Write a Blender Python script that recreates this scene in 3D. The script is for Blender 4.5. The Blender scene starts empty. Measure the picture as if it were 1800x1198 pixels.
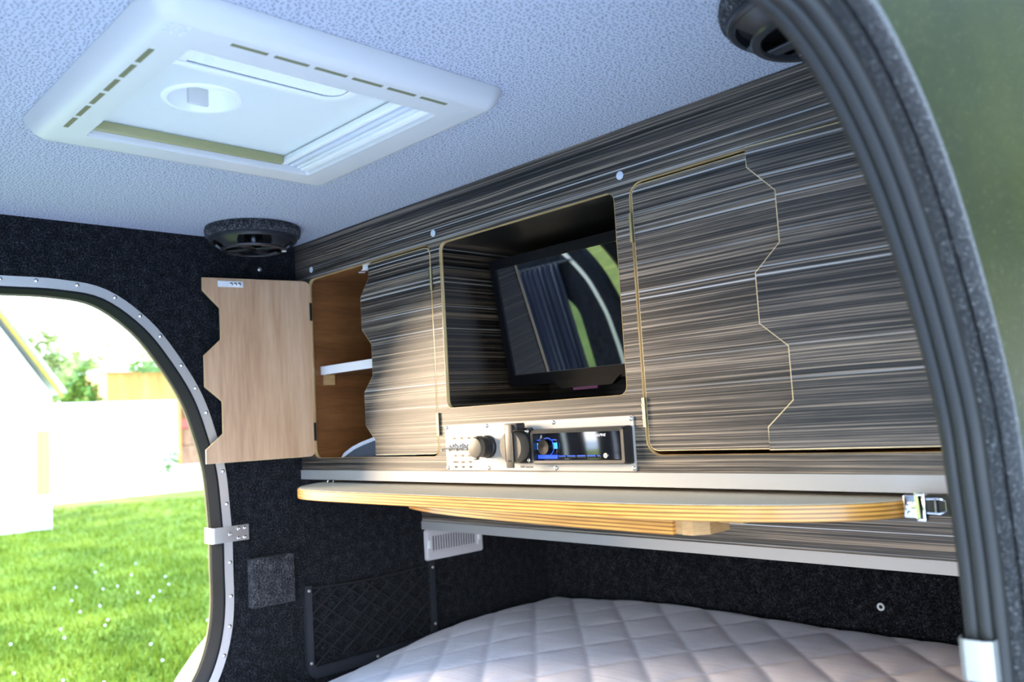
import bpy, bmesh, math, random
from mathutils import Vector, Matrix, noise
random.seed(7)
PI = math.pi
sc = bpy.context.scene
COL = sc.collection

# ---------------------------------------------------------------- camera
cam_d = bpy.data.cameras.new('camera'); cam = bpy.data.objects.new('camera', cam_d); COL.objects.link(cam)
YAW, PIT, ROL = math.radians(45.81465), math.radians(5.18434), math.radians(-3.29881)
fw = Vector((-math.sin(YAW)*math.cos(PIT), math.cos(YAW)*math.cos(PIT), math.sin(PIT)))
rt0 = Vector((math.cos(YAW), math.sin(YAW), 0)); up0 = rt0.cross(fw)
rt = rt0*math.cos(ROL)+up0*math.sin(ROL); up = up0*math.cos(ROL)-rt0*math.sin(ROL)
CAM = Vector((1.62795, -0.93766, 0.08971))
cam.matrix_world = Matrix(((rt.x, up.x, -fw.x, CAM.x), (rt.y, up.y, -fw.y, CAM.y), (rt.z, up.z, -fw.z, CAM.z), (0, 0, 0, 1)))
cam_d.sensor_width = 36.0; cam_d.sensor_fit = 'HORIZONTAL'; cam_d.lens = 1489.088/1800*36
cam_d.clip_start = 0.01; cam_d.clip_end = 300
cam_d.dof.use_dof = True; cam_d.dof.focus_distance = 1.28; cam_d.dof.aperture_fstop = 4.8
sc.camera = cam

# ---------------------------------------------------------------- world, sun, exposure
sc.view_settings.view_transform = 'Standard'; sc.view_settings.look = 'None'
sc.view_settings.exposure = 1.22; sc.view_settings.gamma = 1.0; sc.view_settings.use_curve_mapping = False
SKY = 5.0
w = bpy.data.worlds.new('sky'); sc.world = w; w.use_nodes = True
wn = w.node_tree; wn.nodes.clear()
wo = wn.nodes.new('ShaderNodeOutputWorld'); wb = wn.nodes.new('ShaderNodeBackground'); wr = wn.nodes.new('ShaderNodeValToRGB')
wt = wn.nodes.new('ShaderNodeTexCoord'); wx = wn.nodes.new('ShaderNodeSeparateXYZ')
wn.links.new(wt.outputs['Generated'], wx.inputs[0]); wn.links.new(wx.outputs['Z'], wr.inputs[0])
wr.color_ramp.elements[0].position = 0.0; wr.color_ramp.elements[0].color = (0.92, 0.96, 1.0, 1)
wr.color_ramp.elements[1].position = 0.6; wr.color_ramp.elements[1].color = (0.38, 0.61, 1.0, 1)
e = wr.color_ramp.elements.new(0.18); e.color = (0.70, 0.85, 1.0, 1)
wn.links.new(wr.outputs[0], wb.inputs[0]); wb.inputs[1].default_value = SKY
wn.links.new(wb.outputs[0], wo.inputs[0])
sun_d = bpy.data.lights.new('sun', 'SUN'); sun = bpy.data.objects.new('sun', sun_d); COL.objects.link(sun)
sun_d.energy = 6.0; sun_d.color = (1.0, 0.73, 0.45); sun_d.angle = math.radians(24)
sun.rotation_euler = Vector((0.835, 0.55, -0.135)).to_track_quat('-Z', 'Y').to_euler()
sun.location = (-9, -9, 3)

# ---------------------------------------------------------------- material helpers
MATS = {}
class NT:
    def __init__(s, name):
        s.m = bpy.data.materials.new(name); s.m.use_nodes = True; s.t = s.m.node_tree
        s.b = s.t.nodes['Principled BSDF']; MATS[name] = s.m
    def n(s, typ, **kw):
        x = s.t.nodes.new('ShaderNode'+typ)
        for k, v in kw.items(): setattr(x, k, v)
        return x
    def l(s, a, b): s.t.links.new(a, b)
    def set(s, **kw):
        for k, v in kw.items():
            k = k.replace('_', ' ')
            if isinstance(v, tuple) and len(v) == 3: v = (*v, 1)
            s.b.inputs[k].default_value = v
    def coord(s, scale=(1, 1, 1), loc=(0, 0, 0)):
        c = s.n('TexCoord'); mp = s.n('Mapping'); mp.inputs['Scale'].default_value = scale; mp.inputs['Location'].default_value = loc
        s.l(c.outputs['Object'], mp.inputs[0]); return mp.outputs[0]
    def noise(s, vec, scale, detail=3, rough=0.55, dist=0.0):
        x = s.n('TexNoise'); x.inputs['Scale'].default_value = scale; x.inputs['Detail'].default_value = detail
        x.inputs['Roughness'].default_value = rough; x.inputs['Distortion'].default_value = dist; s.l(vec, x.inputs['Vector']); return x.outputs[0]
    def ramp(s, fac, stops, interp='LINEAR'):
        r = s.n('ValToRGB'); r.color_ramp.interpolation = interp
        els = r.color_ramp.elements
        while len(els) < len(stops): els.new(0.5)
        for el, (p, c) in zip(els, stops):
            el.position = p; el.color = (*c, 1) if isinstance(c, tuple) else (c, c, c, 1)
        s.l(fac, r.inputs[0]); return r.outputs[0]
    def math(s, op, a, b=None):
        x = s.n('Math', operation=op)
        for i, v in enumerate((a, b)):
            if v is None: continue
            if isinstance(v, (int, float)): x.inputs[i].default_value = v
            else: s.l(v, x.inputs[i])
        return x.outputs[0]
    def mix(s, fac, a, b, blend='MIX'):
        x = s.n('Mix', data_type='RGBA', blend_type=blend)
        for sock, v in ((0, fac), (6, a), (7, b)):
            if isinstance(v, (int, float)): x.inputs[sock].default_value = v
            elif isinstance(v, tuple): x.inputs[sock].default_value = (*v, 1)
            else: s.l(v, x.inputs[sock])
        return x.outputs[2]
    def base(s, c): s.l(c, s.b.inputs['Base Color'])
    def bump(s, h, strength=0.3, dist=0.002):
        x = s.n('Bump'); x.inputs['Strength'].default_value = strength; x.inputs['Distance'].default_value = dist
        s.l(h, x.inputs['Height']); s.l(x.outputs[0], s.b.inputs['Normal'])

def simple(name, col, rough=0.5, metal=0.0, **kw):
    t = NT(name); t.set(Base_Color=col, Roughness=rough, Metallic=metal, **kw); return t.m

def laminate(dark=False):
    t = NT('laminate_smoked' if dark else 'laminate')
    c = t.n('TexCoord'); sep = t.n('SeparateXYZ'); t.l(c.outputs['Object'], sep.inputs[0])
    wav = t.noise(t.coord((2.2, 2.2, 9)), 1.0, 2)
    zz = t.math('ADD', sep.outputs[2], t.math('MULTIPLY', t.math('SUBTRACT', wav, 0.5), 0.006))
    def strip(sx, sz, det, rough=0.6):
        cb = t.n('CombineXYZ'); t.l(t.math('MULTIPLY', t.math('ADD', sep.outputs[0], t.math('MULTIPLY', sep.outputs[1], 0.9)), sx), cb.inputs[0]); t.l(t.math('MULTIPLY', zz, sz), cb.inputs[2])
        return t.noise(cb.outputs[0], 1.0, det, rough)
    big = strip(0.5, 60, 2); mid = strip(0.9, 400, 2); fine = strip(7, 900, 3, 0.7)
    v = t.math('ADD', t.math('ADD', t.math('MULTIPLY', big, 0.34), t.math('MULTIPLY', mid, 0.96)), t.math('MULTIPLY', fine, 0.45))
    v = t.math('MULTIPLY', v, 0.5714)
    colr = t.ramp(v, [(0.43, (0.006, 0.006, 0.006)), (0.485, (0.034, 0.030, 0.027)), (0.53, (0.130, 0.104, 0.080)), (0.61, (0.38, 0.295, 0.205))])
    zs = sorted([.4292, .4106, .3933, .3609, .3420, .3344, .2916, .2761, .2518, .2422, .2025, .1558, .1175, .0851, .0382])
    z2 = t.math('ADD', sep.outputs[2], t.math('MULTIPLY', t.math('SUBTRACT', t.noise(t.coord((3, 3, 0.2)), 1.0, 2), 0.5), 0.003))
    fr = t.math('FRACT', t.math('MULTIPLY', t.math('ADD', z2, 1.0), 2.0))
    st = [(0.0, 0.0)]
    for i, z in enumerate(zs):
        hw = (0.0008, 0.0005, 0.0010)[i % 3]
        st += [((z-hw)*2, (1.0, 0.75, 0.9)[i % 3]), ((z+hw)*2, 0.0)]
    lines = t.ramp(fr, st, 'CONSTANT')
    fade = t.ramp(t.noise(t.coord((1.6, 1.6, 60)), 1.0, 1), [(0.34, 0.25), (0.58, 1.0)])
    out = t.mix(t.math('MULTIPLY', lines, fade), colr, (0.46, 0.455, 0.44))
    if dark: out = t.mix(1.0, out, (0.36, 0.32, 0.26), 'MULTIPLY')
    t.base(out); t.set(Roughness=0.42, Specular_IOR_Level=0.45)
    t.bump(fine, 0.12, 0.0006)
    return t.m

def ply(name, axis, light, mid, dark, freq=620):
    t = NT(name); c = t.n('TexCoord'); sep = t.n('SeparateXYZ'); t.l(c.outputs['Object'], sep.inputs[0])
    s = t.math('SINE', t.math('MULTIPLY', sep.outputs[axis], freq*2*PI/3.0))
    lay = t.ramp(t.math('ADD', t.math('MULTIPLY', s, 0.5), 0.5), [(0.10, dark), (0.30, mid), (0.75, light)])
    sc_ = [14, 14, 14]; sc_[axis] = 420
    g = t.ramp(t.noise(t.coord(tuple(sc_)), 1.0, 3), [(0.35, 0.66), (0.6, 1.0)])
    t.base(t.mix(1.0, lay, g, 'MULTIPLY')); t.set(Roughness=0.32, Coat_Weight=0.35, Coat_Roughness=0.12); return t.m

def wood(name, scale, cols, rough=0.5):
    t = NT(name); v = t.coord(scale)
    n1 = t.noise(v, 1.0, 5, 0.6, 0.4); n2 = t.noise(t.coord(tuple(x*9 for x in scale)), 1.0, 2)
    f = t.math('ADD', t.math('MULTIPLY', n1, 0.72), t.math('MULTIPLY', n2, 0.28))
    t.base(t.ramp(f, [(0.34, cols[0]), (0.5, cols[1]), (0.66, cols[2])])); t.set(Roughness=rough); t.bump(n2, 0.1, 0.0005); return t.m

def carpet(name, dark, lite, sc_=520):
    t = NT(name); v = t.coord()
    a = t.noise(v, sc_, 2, 0.7); b = t.noise(v, 60, 3); d = t.noise(v, sc_*2.2, 1)
    f = t.math('ADD', t.math('ADD', t.math('MULTIPLY', a, 0.6), t.math('MULTIPLY', b, 0.22)), t.math('MULTIPLY', d, 0.18))
    mid = tuple(x*0.6+y*0.4 for x, y in zip(dark, lite))
    t.base(t.ramp(f, [(0.44, dark), (0.55, tuple(x*0.78+y*0.22 for x, y in zip(dark, lite))), (0.68, lite)]))
    t.set(Roughness=0.95, Specular_IOR_Level=0.1, Sheen_Weight=0.08, Sheen_Roughness=0.5, Sheen_Tint=(0.8, 0.85, 1.0)); t.bump(a, 0.8, 0.003); return t.m

def ceiling_fabric():
    t = NT('ceiling_fabric'); v = t.coord((1, 1, 0.0))
    wob = t.n('TexNoise'); wob.inputs['Scale'].default_value = 90; t.l(v, wob.inputs['Vector'])
    add = t.n('VectorMath', operation='MULTIPLY_ADD'); t.l(wob.outputs['Color'], add.inputs[0]); add.inputs[1].default_value = (0.004, 0.004, 0); t.l(v, add.inputs[2])
    vo = t.n('TexVoronoi', voronoi_dimensions='2D'); vo.inputs['Scale'].default_value = 205; vo.inputs['Randomness'].default_value = 0.72; t.l(add.outputs[0], vo.inputs['Vector'])
    dots = t.ramp(vo.outputs['Distance'], [(0.17, 1.0), (0.25, 0.0)])
    t.base(t.mix(t.math('MULTIPLY', dots, 0.92), (0.425, 0.455, 0.52), (0.085, 0.095, 0.13)))
    t.set(Roughness=0.85, Specular_IOR_Level=0.2); t.bump(dots, -0.12, 0.0006); return t.m

def quilt():
    t = NT('quilt'); v = t.coord()
    n = t.noise(t.coord((3.0, 30, 4)), 1.0, 3, 0.6, 1.2); n2 = t.noise(v, 16, 3)
    t.base(t.ramp(n2, [(0.3, (0.78, 0.745, 0.80)), (0.7, (0.86, 0.825, 0.87))])); t.set(Roughness=0.8, Sheen_Weight=0.2)
    t.bump(n, 0.20, 0.005); return t.m

def grass():
    t = NT('grass'); v = t.coord()
    a = t.noise(v, 1.6, 4); b = t.noise(v, 45, 3, 0.7)
    c = t.ramp(t.math('ADD', t.math('MULTIPLY', a, 0.5), t.math('MULTIPLY', b, 0.5)), [(0.38, (0.09, 0.14, 0.005)), (0.5, (0.17, 0.23, 0.009)), (0.62, (0.32, 0.36, 0.03))])
    t.base(c); t.set(Roughness=0.8, Specular_IOR_Level=0.2); t.bump(b, 0.9, 0.05); return t.m

def paint_mirrored_green():
    t = NT('paint_mirrored_green'); v = t.coord()
    fl = t.n('TexVoronoi'); fl.inputs['Scale'].default_value = 760; t.l(v, fl.inputs['Vector'])
    spark = t.ramp(fl.outputs['Color'], [(0.86, 0.0), (0.93, 1.0)])
    n = t.noise(v, 6, 4)
    t.base(t.mix(t.math('MULTIPLY', spark, 0.11), t.ramp(n, [(0.35, (0.005, 0.009, 0.0001)), (0.65, (0.012, 0.016, 0.0003))]), (0.50, 0.52, 0.24)))  # green put into the colour for lawn and trees mirrored in dark paint
    t.set(Roughness=0.34, Metallic=0.0, Specular_IOR_Level=0.02); t.bump(fl.outputs['Distance'], 0.12, 0.001); return t.m

def grain_coat():
    t = NT('grain_coat'); v = t.coord(); n = t.noise(v, 420, 3, 0.7)
    t.base(t.ramp(n, [(0.42, (0.004, 0.004, 0.004)), (0.58, (0.020, 0.020, 0.018)), (0.7, (0.16, 0.16, 0.15))])); t.set(Roughness=0.55); t.bump(n, 0.9, 0.003); return t.m

def alu(name, col=(0.80, 0.81, 0.83), rough=0.34, axis=0, metal=0.85):
    t = NT(name); s_ = [900, 900, 900]; s_[axis] = 6
    n = t.noise(t.coord(tuple(s_)), 1.0, 2)
    t.set(Base_Color=col, Metallic=metal); t.l(t.math('ADD', t.math('MULTIPLY', n, 0.12), rough-0.06), t.b.inputs['Roughness']); return t.m

M = {}
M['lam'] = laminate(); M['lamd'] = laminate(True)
M['plyY'] = ply('ply_edge_face', 1, (0.95, 0.72, 0.36), (0.82, 0.56, 0.22), (0.40, 0.22, 0.06), 1000)
M['plyZ'] = ply('ply_edge_board', 2, (0.74, 0.36, 0.075), (0.58, 0.26, 0.045), (0.28, 0.11, 0.02), 640)
M['mahog'] = wood('mahogany_liner', (3, 3, 30), [(0.14, 0.050, 0.013), (0.21, 0.080, 0.022), (0.27, 0.11, 0.032)])
M['okoume'] = wood('okoume_face', (22, 22, 1.6), [(0.38, 0.205, 0.105), (0.53, 0.315, 0.170), (0.62, 0.40, 0.24)], 0.42)
M['carpet'] = carpet('carpet', (0.0018, 0.0020, 0.0026), (0.070, 0.072, 0.082), 300)
M['carpetbox'] = carpet('carpet_ribbed', (0.010, 0.010, 0.012), (0.21, 0.21, 0.22), 330)
M['ceil'] = ceiling_fabric()
M['quilt'] = quilt()
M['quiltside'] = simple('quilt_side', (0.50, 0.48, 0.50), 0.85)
M['grass'] = grass()
M['paint'] = paint_mirrored_green()
M['grain'] = grain_coat()
M['alu'] = alu('aluminium_strip', (0.37, 0.365, 0.35), 0.52, 0, 0.25)
M['aluZ'] = alu('aluminium_edging', (0.72, 0.71, 0.69), 0.42, 2)
M['steel'] = alu('brushed_steel', (0.62, 0.60, 0.57), 0.30, 1)
M['clipsteel'] = alu('clip_steel', (0.36, 0.36, 0.33), 0.4, 2)
M['panel'] = alu('anodised_panel', (0.40, 0.39, 0.37), 0.55, 0, 0.2)
M['chrome'] = simple('chrome', (0.85, 0.84, 0.82), 0.10, 1.0)
M['brass'] = simple('dull_brass', (0.52, 0.45, 0.24), 0.32, 1.0)
M['dmetal'] = simple('dark_hinge_leaf', (0.02, 0.018, 0.014), 0.35, 0.6)
M['whitepl'] = simple('white_plastic', (0.80, 0.82, 0.80), 0.32)
M['cream'] = simple('cream_plastic', (0.58, 0.58, 0.56), 0.32)
M['slot'] = simple('slot_shadow_plastic', (0.16, 0.16, 0.08), 0.6)
M['olive'] = simple('olive_gap_shade', (0.30, 0.29, 0.13), 0.45)
M['railgap'] = simple('rail_groove', (0.05, 0.07, 0.075), 0.5)
M['capw'] = simple('screw_cap_plastic', (0.62, 0.66, 0.72), 0.4)
M['ventpl'] = simple('vent_plastic', (0.66, 0.63, 0.64), 0.4)
M['black'] = simple('black_plastic', (0.012, 0.012, 0.013), 0.38)
M['blackgl'] = simple('black_gloss_plastic', (0.006, 0.006, 0.008), 0.16)
M['sock'] = simple('socket_lid_plastic', (0.095, 0.078, 0.058), 0.42)
M['rubber'] = simple('rubber', (0.016, 0.016, 0.014), 0.36, 0.0, Specular_IOR_Level=0.32)
M['rubberdark'] = simple('rubber_dark', (0.008, 0.009, 0.011), 0.65, 0.0, Specular_IOR_Level=0.2)
M['tvblack'] = simple('tv_case', (0.004, 0.004, 0.005), 0.35, 0.0, Specular_IOR_Level=0.12)
M['sealglint'] = simple('seal_glint', (0.20, 0.18, 0.10), 0.4)  # pale tone painted in as the sky's reflection along the seal edge
M['spk'] = simple('speaker_plastic', (0.020, 0.021, 0.024), 0.28)
M['cone'] = simple('speaker_cone', (0.010, 0.010, 0.012), 0.5)
M['cable'] = simple('net_cord', (0.004, 0.004, 0.005), 0.8)
M['frame'] = simple('net_frame_plastic', (0.022, 0.024, 0.030), 0.42)
M['screen'] = simple('tv_screen', (0.002, 0.002, 0.003), 0.02, 0.0, IOR=2.5)
M['print'] = simple('orange_print', (0.24, 0.10, 0.015), 0.6)
M['printd'] = simple('dark_print', (0.05, 0.03, 0.012), 0.6)
M['printw'] = simple('white_print', (0.85, 0.86, 0.9), 0.5)
M['glassblk'] = simple('radio_glass', (0.004, 0.004, 0.006), 0.04, 0.0, IOR=1.9)
M['blue'] = NT('lit_blue_key').m
b_ = M['blue'].node_tree.nodes['Principled BSDF']; b_.inputs['Base Color'].default_value = (0.02, 0.12, 0.5, 1); b_.inputs['Emission Color'].default_value = (0.05, 0.30, 1.0, 1); b_.inputs['Emission Strength'].default_value = 1.0; b_.inputs['Roughness'].default_value = 0.2
M['bluedim'] = NT('lit_blue_key_dim').m
b_ = M['bluedim'].node_tree.nodes['Principled BSDF']; b_.inputs['Base Color'].default_value = (0.02, 0.05, 0.25, 1); b_.inputs['Emission Color'].default_value = (0.03, 0.10, 0.8, 1); b_.inputs['Emission Strength'].default_value = 0.45; b_.inputs['Roughness'].default_value = 0.15
M['ir'] = simple('ir_window', (0.06, 0.015, 0.06), 0.1)
M['shelfw'] = simple('white_shelf_edge', (0.86, 0.86, 0.85), 0.4)
M['lightwood'] = wood('light_block', (10, 10, 40), [(0.40, 0.22, 0.08), (0.5, 0.3, 0.12), (0.58, 0.36, 0.16)])
def linen():
    t = NT('board_linen'); v = t.coord(); n = t.noise(v, 700, 2, 0.7)
    t.base(t.ramp(n, [(0.35, (0.52, 0.48, 0.36)), (0.65, (0.74, 0.69, 0.54))])); t.set(Roughness=0.6); return t.m
M['linen'] = linen()
def bagfab():
    t = NT('bag_fabric'); v = t.coord(); n = t.noise(v, 500, 2)
    t.base(t.ramp(n, [(0.4, (0.03, 0.04, 0.055)), (0.6, (0.09, 0.11, 0.14))])); t.set(Roughness=0.9); return t.m
M['bag'] = bagfab()
def tape():
    t = NT('striped_tape'); wv = t.n('TexWave'); wv.inputs['Scale'].default_value = 95; wv.bands_direction = 'DIAGONAL'; t.l(t.coord(), wv.inputs[0])
    t.base(t.ramp(wv.outputs[0], [(0.3, (0.25, 0.3, 0.42)), (0.55, (0.75, 0.77, 0.82))])); t.set(Roughness=0.8); return t.m
M['tape'] = tape()
M['curtain'] = simple('navy_satin', (0.012, 0.018, 0.045), 0.36, 0.0, Sheen_Weight=0.6)
def translucent():
    t = NT('blind_sheet'); tr = t.n('BsdfTranslucent'); tr.inputs[0].default_value = (0.62, 0.59, 0.52, 1); mx = t.n('MixShader'); mx.inputs[0].default_value = 0.32
    t.set(Base_Color=(0.64, 0.65, 0.63), Roughness=0.4)
    out = [n for n in t.t.nodes if n.type == 'OUTPUT_MATERIAL'][0]
    t.l(t.b.outputs[0], mx.inputs[1]); t.l(tr.outputs[0], mx.inputs[2]); t.l(mx.outputs[0], out.inputs[0]); return t.m
M['blind'] = translucent()
def clear():
    t = NT('clear_acrylic'); tr = t.n('BsdfTransparent'); tr.inputs[0].default_value = (0.80, 0.88, 0.94, 1); gl = t.n('BsdfGlossy'); gl.inputs['Roughness'].default_value = 0.05; mx = t.n('MixShader'); mx.inputs[0].default_value = 0.08
    out = [n for n in t.t.nodes if n.type == 'OUTPUT_MATERIAL'][0]
    t.l(tr.outputs[0], mx.inputs[1]); t.l(gl.outputs[0], mx.inputs[2]); t.l(mx.outputs[0], out.inputs[0]); return t.m
M['clear'] = clear()
def clear_tint():
    t = NT('sky_dim_tint'); tr = t.n('BsdfTransparent'); tr.inputs[0].default_value = (0.40, 0.385, 0.385, 1); gl = t.n('BsdfGlossy'); gl.inputs['Roughness'].default_value = 0.08; mx = t.n('MixShader'); mx.inputs[0].default_value = 0.06
    out = [n for n in t.t.nodes if n.type == 'OUTPUT_MATERIAL'][0]
    t.l(tr.outputs[0], mx.inputs[1]); t.l(gl.outputs[0], mx.inputs[2]); t.l(mx.outputs[0], out.inputs[0]); return t.m
M['tint'] = clear_tint()
M['fender'] = simple('fender_plastic', (0.20, 0.18, 0.15), 0.5)
M['wallwhite'] = simple('white_render', (0.80, 0.80, 0.78), 0.9)
M['gravel'] = NT('pale_gravel').m
def gravel():
    t = NT('pale_gravel_drive'); n = t.noise(t.coord(), 8, 4); t.base(t.ramp(n, [(0.3, (0.60, 0.58, 0.54)), (0.7, (0.78, 0.76, 0.72))])); t.set(Roughness=0.95); return t.m
M['gravel'] = gravel()
M['bounce_ground'] = simple('bounce_grey', (0.40, 0.39, 0.40), 0.9)
M['verge'] = simple('verge_board', (0.36, 0.25, 0.015), 0.6)
M['shed'] = wood('orange_boards', (6, 6, 0.5), [(0.42, 0.16, 0.03), (0.55, 0.23, 0.05), (0.62, 0.30, 0.08)], 0.7)
M['bark'] = simple('bark', (0.10, 0.065, 0.04), 0.9)
def leafm(name, a, b):
    t = NT(name); oi = t.noise(t.coord(), 3.0, 3); t.base(t.ramp(oi, [(0.35, a), (0.65, b)])); t.set(Roughness=0.6); return t.m
M['leaf'] = leafm('leaves', (0.07, 0.15, 0.012), (0.16, 0.26, 0.03))
M['leafd'] = leafm('dark_leaves', (0.030, 0.050, 0.003), (0.075, 0.10, 0.008))
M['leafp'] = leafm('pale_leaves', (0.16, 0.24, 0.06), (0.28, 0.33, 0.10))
M['crate'] = wood('brown_crate', (8, 8, 2), [(0.16, 0.08, 0.04), (0.26, 0.14, 0.07), (0.36, 0.20, 0.10)], 0.8)
M['hill'] = leafm('far_hill', (0.30, 0.38, 0.36), (0.42, 0.48, 0.45))
M['post'] = simple('mossy_post', (0.30, 0.32, 0.10), 0.8)
M['red'] = simple('red_paint', (0.45, 0.08, 0.06), 0.5)

# ---------------------------------------------------------------- mesh helpers
def nb(): return bmesh.new()
def box(bm, x0, x1, y0, y1, z0, z1, bev=0.0, seg=2, mat=None):
    r = bmesh.ops.create_cube(bm, size=1.0); vs = r['verts']
    for v in vs: v.co = Vector(((x0+x1)/2+v.co.x*(x1-x0), (y0+y1)/2+v.co.y*(y1-y0), (z0+z1)/2+v.co.z*(z1-z0)))
    if bev > 0:
        es = list({e for v in vs for e in v.link_edges})
        rr_ = bmesh.ops.bevel(bm, geom=es, offset=bev, segments=seg, profile=0.5, affect='EDGES'); vs = list({v for f in rr_['faces'] for v in f.verts} | {v for v in vs if v.is_valid})
    if mat is not None:
        for v in vs:
            if v.is_valid: v.co = mat @ v.co
    return vs
def rr(x0, x1, y0, y1, r, n=6):
    out = []
    for cx, cy, a0 in ((x1-r, y1-r, 0), (x0+r, y1-r, 90), (x0+r, y0+r, 180), (x1-r, y0+r, 270)):
        for i in range(n+1):
            a = math.radians(a0+90*i/n); out.append((cx+r*math.cos(a), cy+r*math.sin(a)))
    return out
def AX(axis, d):                       # maps (u, v) to 3D for a plate whose normal is axis, at depth d
    if axis == 'x': return lambda u, v: Vector((d, u, v))
    if axis == 'y': return lambda u, v: Vector((u, d, v))
    return lambda u, v: Vector((u, v, d))
def plate(bm, axis, d0, d1, outer, holes=()):
    nrm = {'x': Vector((1, 0, 0)), 'y': Vector((0, 1, 0)), 'z': Vector((0, 0, 1))}[axis]
    P = AX(axis, d0); es = []
    for lp in [outer, *holes]:
        vs = [bm.verts.new(P(u, v)) for u, v in lp]
        es += [bm.edges.new((vs[i], vs[(i+1) % len(vs)])) for i in range(len(vs))]
    r = bmesh.ops.triangle_fill(bm, use_beauty=True, use_dissolve=False, edges=es)
    fs = [g for g in r['geom'] if isinstance(g, bmesh.types.BMFace)]
    ex = bmesh.ops.extrude_face_region(bm, geom=fs)
    for g in ex['geom']:
        if isinstance(g, bmesh.types.BMVert): g.co += nrm*(d1-d0)
    bmesh.ops.recalc_face_normals(bm, faces=bm.faces[:])
def loft(bm, loops, closed=True, cap0=False, cap1=False):
    rows = [[bm.verts.new(p) for p in lp] for lp in loops]
    n = len(rows[0])
    for a, b in zip(rows[:-1], rows[1:]):
        for i in range(n if closed else n-1):
            j = (i+1) % n
            try: bm.faces.new((a[i], a[j], b[j], b[i]))
            except ValueError: pass
    if cap0: bm.faces.new(rows[0][::-1])
    if cap1: bm.faces.new(rows[-1])
    return rows
def lathe(bm, prof, c=(0, 0, 0), axis='z', n=32, cap0=False, cap1=False):
    loops = []
    for r, h in prof:
        lp = []
        for i in range(n):
            a = 2*PI*i/n; u, v = r*math.cos(a), r*math.sin(a)
            p = {'z': (u, v, h), 'y': (u, h, v), 'x': (h, u, v)}[axis]
            lp.append(Vector(p)+Vector(c))
        loops.append(lp)
    loft(bm, loops, True, cap0, cap1)
def tube(bm, pts, r, n=8, closed=False, caps=True):
    pts = [Vector(p) for p in pts]; loops = []
    N = len(pts); prev = None
    for i, p in enumerate(pts):
        a = pts[(i-1) % N] if (closed or i > 0) else p; b = pts[(i+1) % N] if (closed or i < N-1) else p
        t = (b-a).normalized()
        if prev is None:
            h = Vector((0, 0, 1)) if abs(t.z) < 0.9 else Vector((1, 0, 0)); u = t.cross(h).normalized()
        else:
            u = (prev-t*prev.dot(t)).normalized()
        prev = u; v = t.cross(u)
        rad = r[i] if isinstance(r, (list, tuple)) else r
        loops.append([p+u*rad*math.cos(2*PI*k/n)+v*rad*math.sin(2*PI*k/n) for k in range(n)])
    if closed: loops.append(loops[0])
    loft(bm, loops, True, caps and not closed, caps and not closed)
def screw_bm(r=0.003, h=0.0015, axis='y', s=-1):
    bm = nb(); lathe(bm, [(r, 0), (r, s*h*0.4), (r*0.75, s*h*0.9), (r*0.35, s*h), (r*0.35, s*h*0.35), (0.0001, s*h*0.35)], axis=axis, n=14); return bm
def crom(pts, per=6, closed=False):
    P = [Vector(p) for p in pts]; n = len(P); out = []
    rng = range(n if closed else n-1)
    for i in rng:
        p0 = P[(i-1) % n] if closed or i > 0 else P[i]*2-P[i+1]
        p1 = P[i]; p2 = P[(i+1) % n]
        p3 = P[(i+2) % n] if closed or i < n-2 else p2*2-p1
        for k in range(per):
            t = k/per
            out.append(0.5*((2*p1)+(p2-p0)*t+(2*p0-5*p1+4*p2-p3)*t*t+(3*p1-p0-3*p2+p3)*t**3))
    if not closed: out.append(P[-1])
    return out
def offset2(loop, d):                  # offset a closed 2D loop outward (positive d grows)
    n = len(loop); A = sum(loop[i][0]*loop[(i+1) % n][1]-loop[(i+1) % n][0]*loop[i][1] for i in range(n)); s = 1 if A > 0 else -1
    out = []
    for i in range(n):
        a, b = Vector(loop[(i-1) % n]), Vector(loop[(i+1) % n]); t = (b-a).normalized()
        out.append((loop[i][0]+t.y*d*s, loop[i][1]-t.x*d*s))
    return out
def obj(name, bm, mat, parent=None, smooth=False, angle=35):
    me = bpy.data.meshes.new(name); bm.normal_update(); bm.to_mesh(me); bm.free()
    if mat: me.materials.append(M[mat] if isinstance(mat, str) else mat)
    o = bpy.data.objects.new(name, me); COL.objects.link(o)
    if smooth:
        for p in me.polygons: p.use_smooth = True
        try: me.set_sharp_from_angle(angle=math.radians(angle))
        except Exception: pass
    if parent:
        o.parent = parent
        o.location = -wloc(parent)
    return o
def wloc(o):
    v = Vector(o.location)
    while o.parent: o = o.parent; v += Vector(o.location)
    return v
def thing(name, label, cat, loc=(0, 0, 0), group=None):
    o = bpy.data.objects.new(name, None); o.empty_display_size = 0.02; COL.objects.link(o); o.location = loc
    return tag(o, label, cat, group)
def tag(o, label, cat, group=None, kind=None):
    o['label'] = label; o['category'] = cat
    if group: o['group'] = group
    if kind: o['kind'] = kind
    return o
def struct(name, bm, mat, smooth=False, label=None):
    o = obj(name, bm, mat, None, smooth); o['kind'] = 'structure'
    if label: o['label'] = label
    return o
def at(o, loc, parent, name=None):     # linked copy of a small repeated part
    c = o.copy(); COL.objects.link(c); c.parent = parent; c.location = Vector(loc)-wloc(parent); return c
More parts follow.
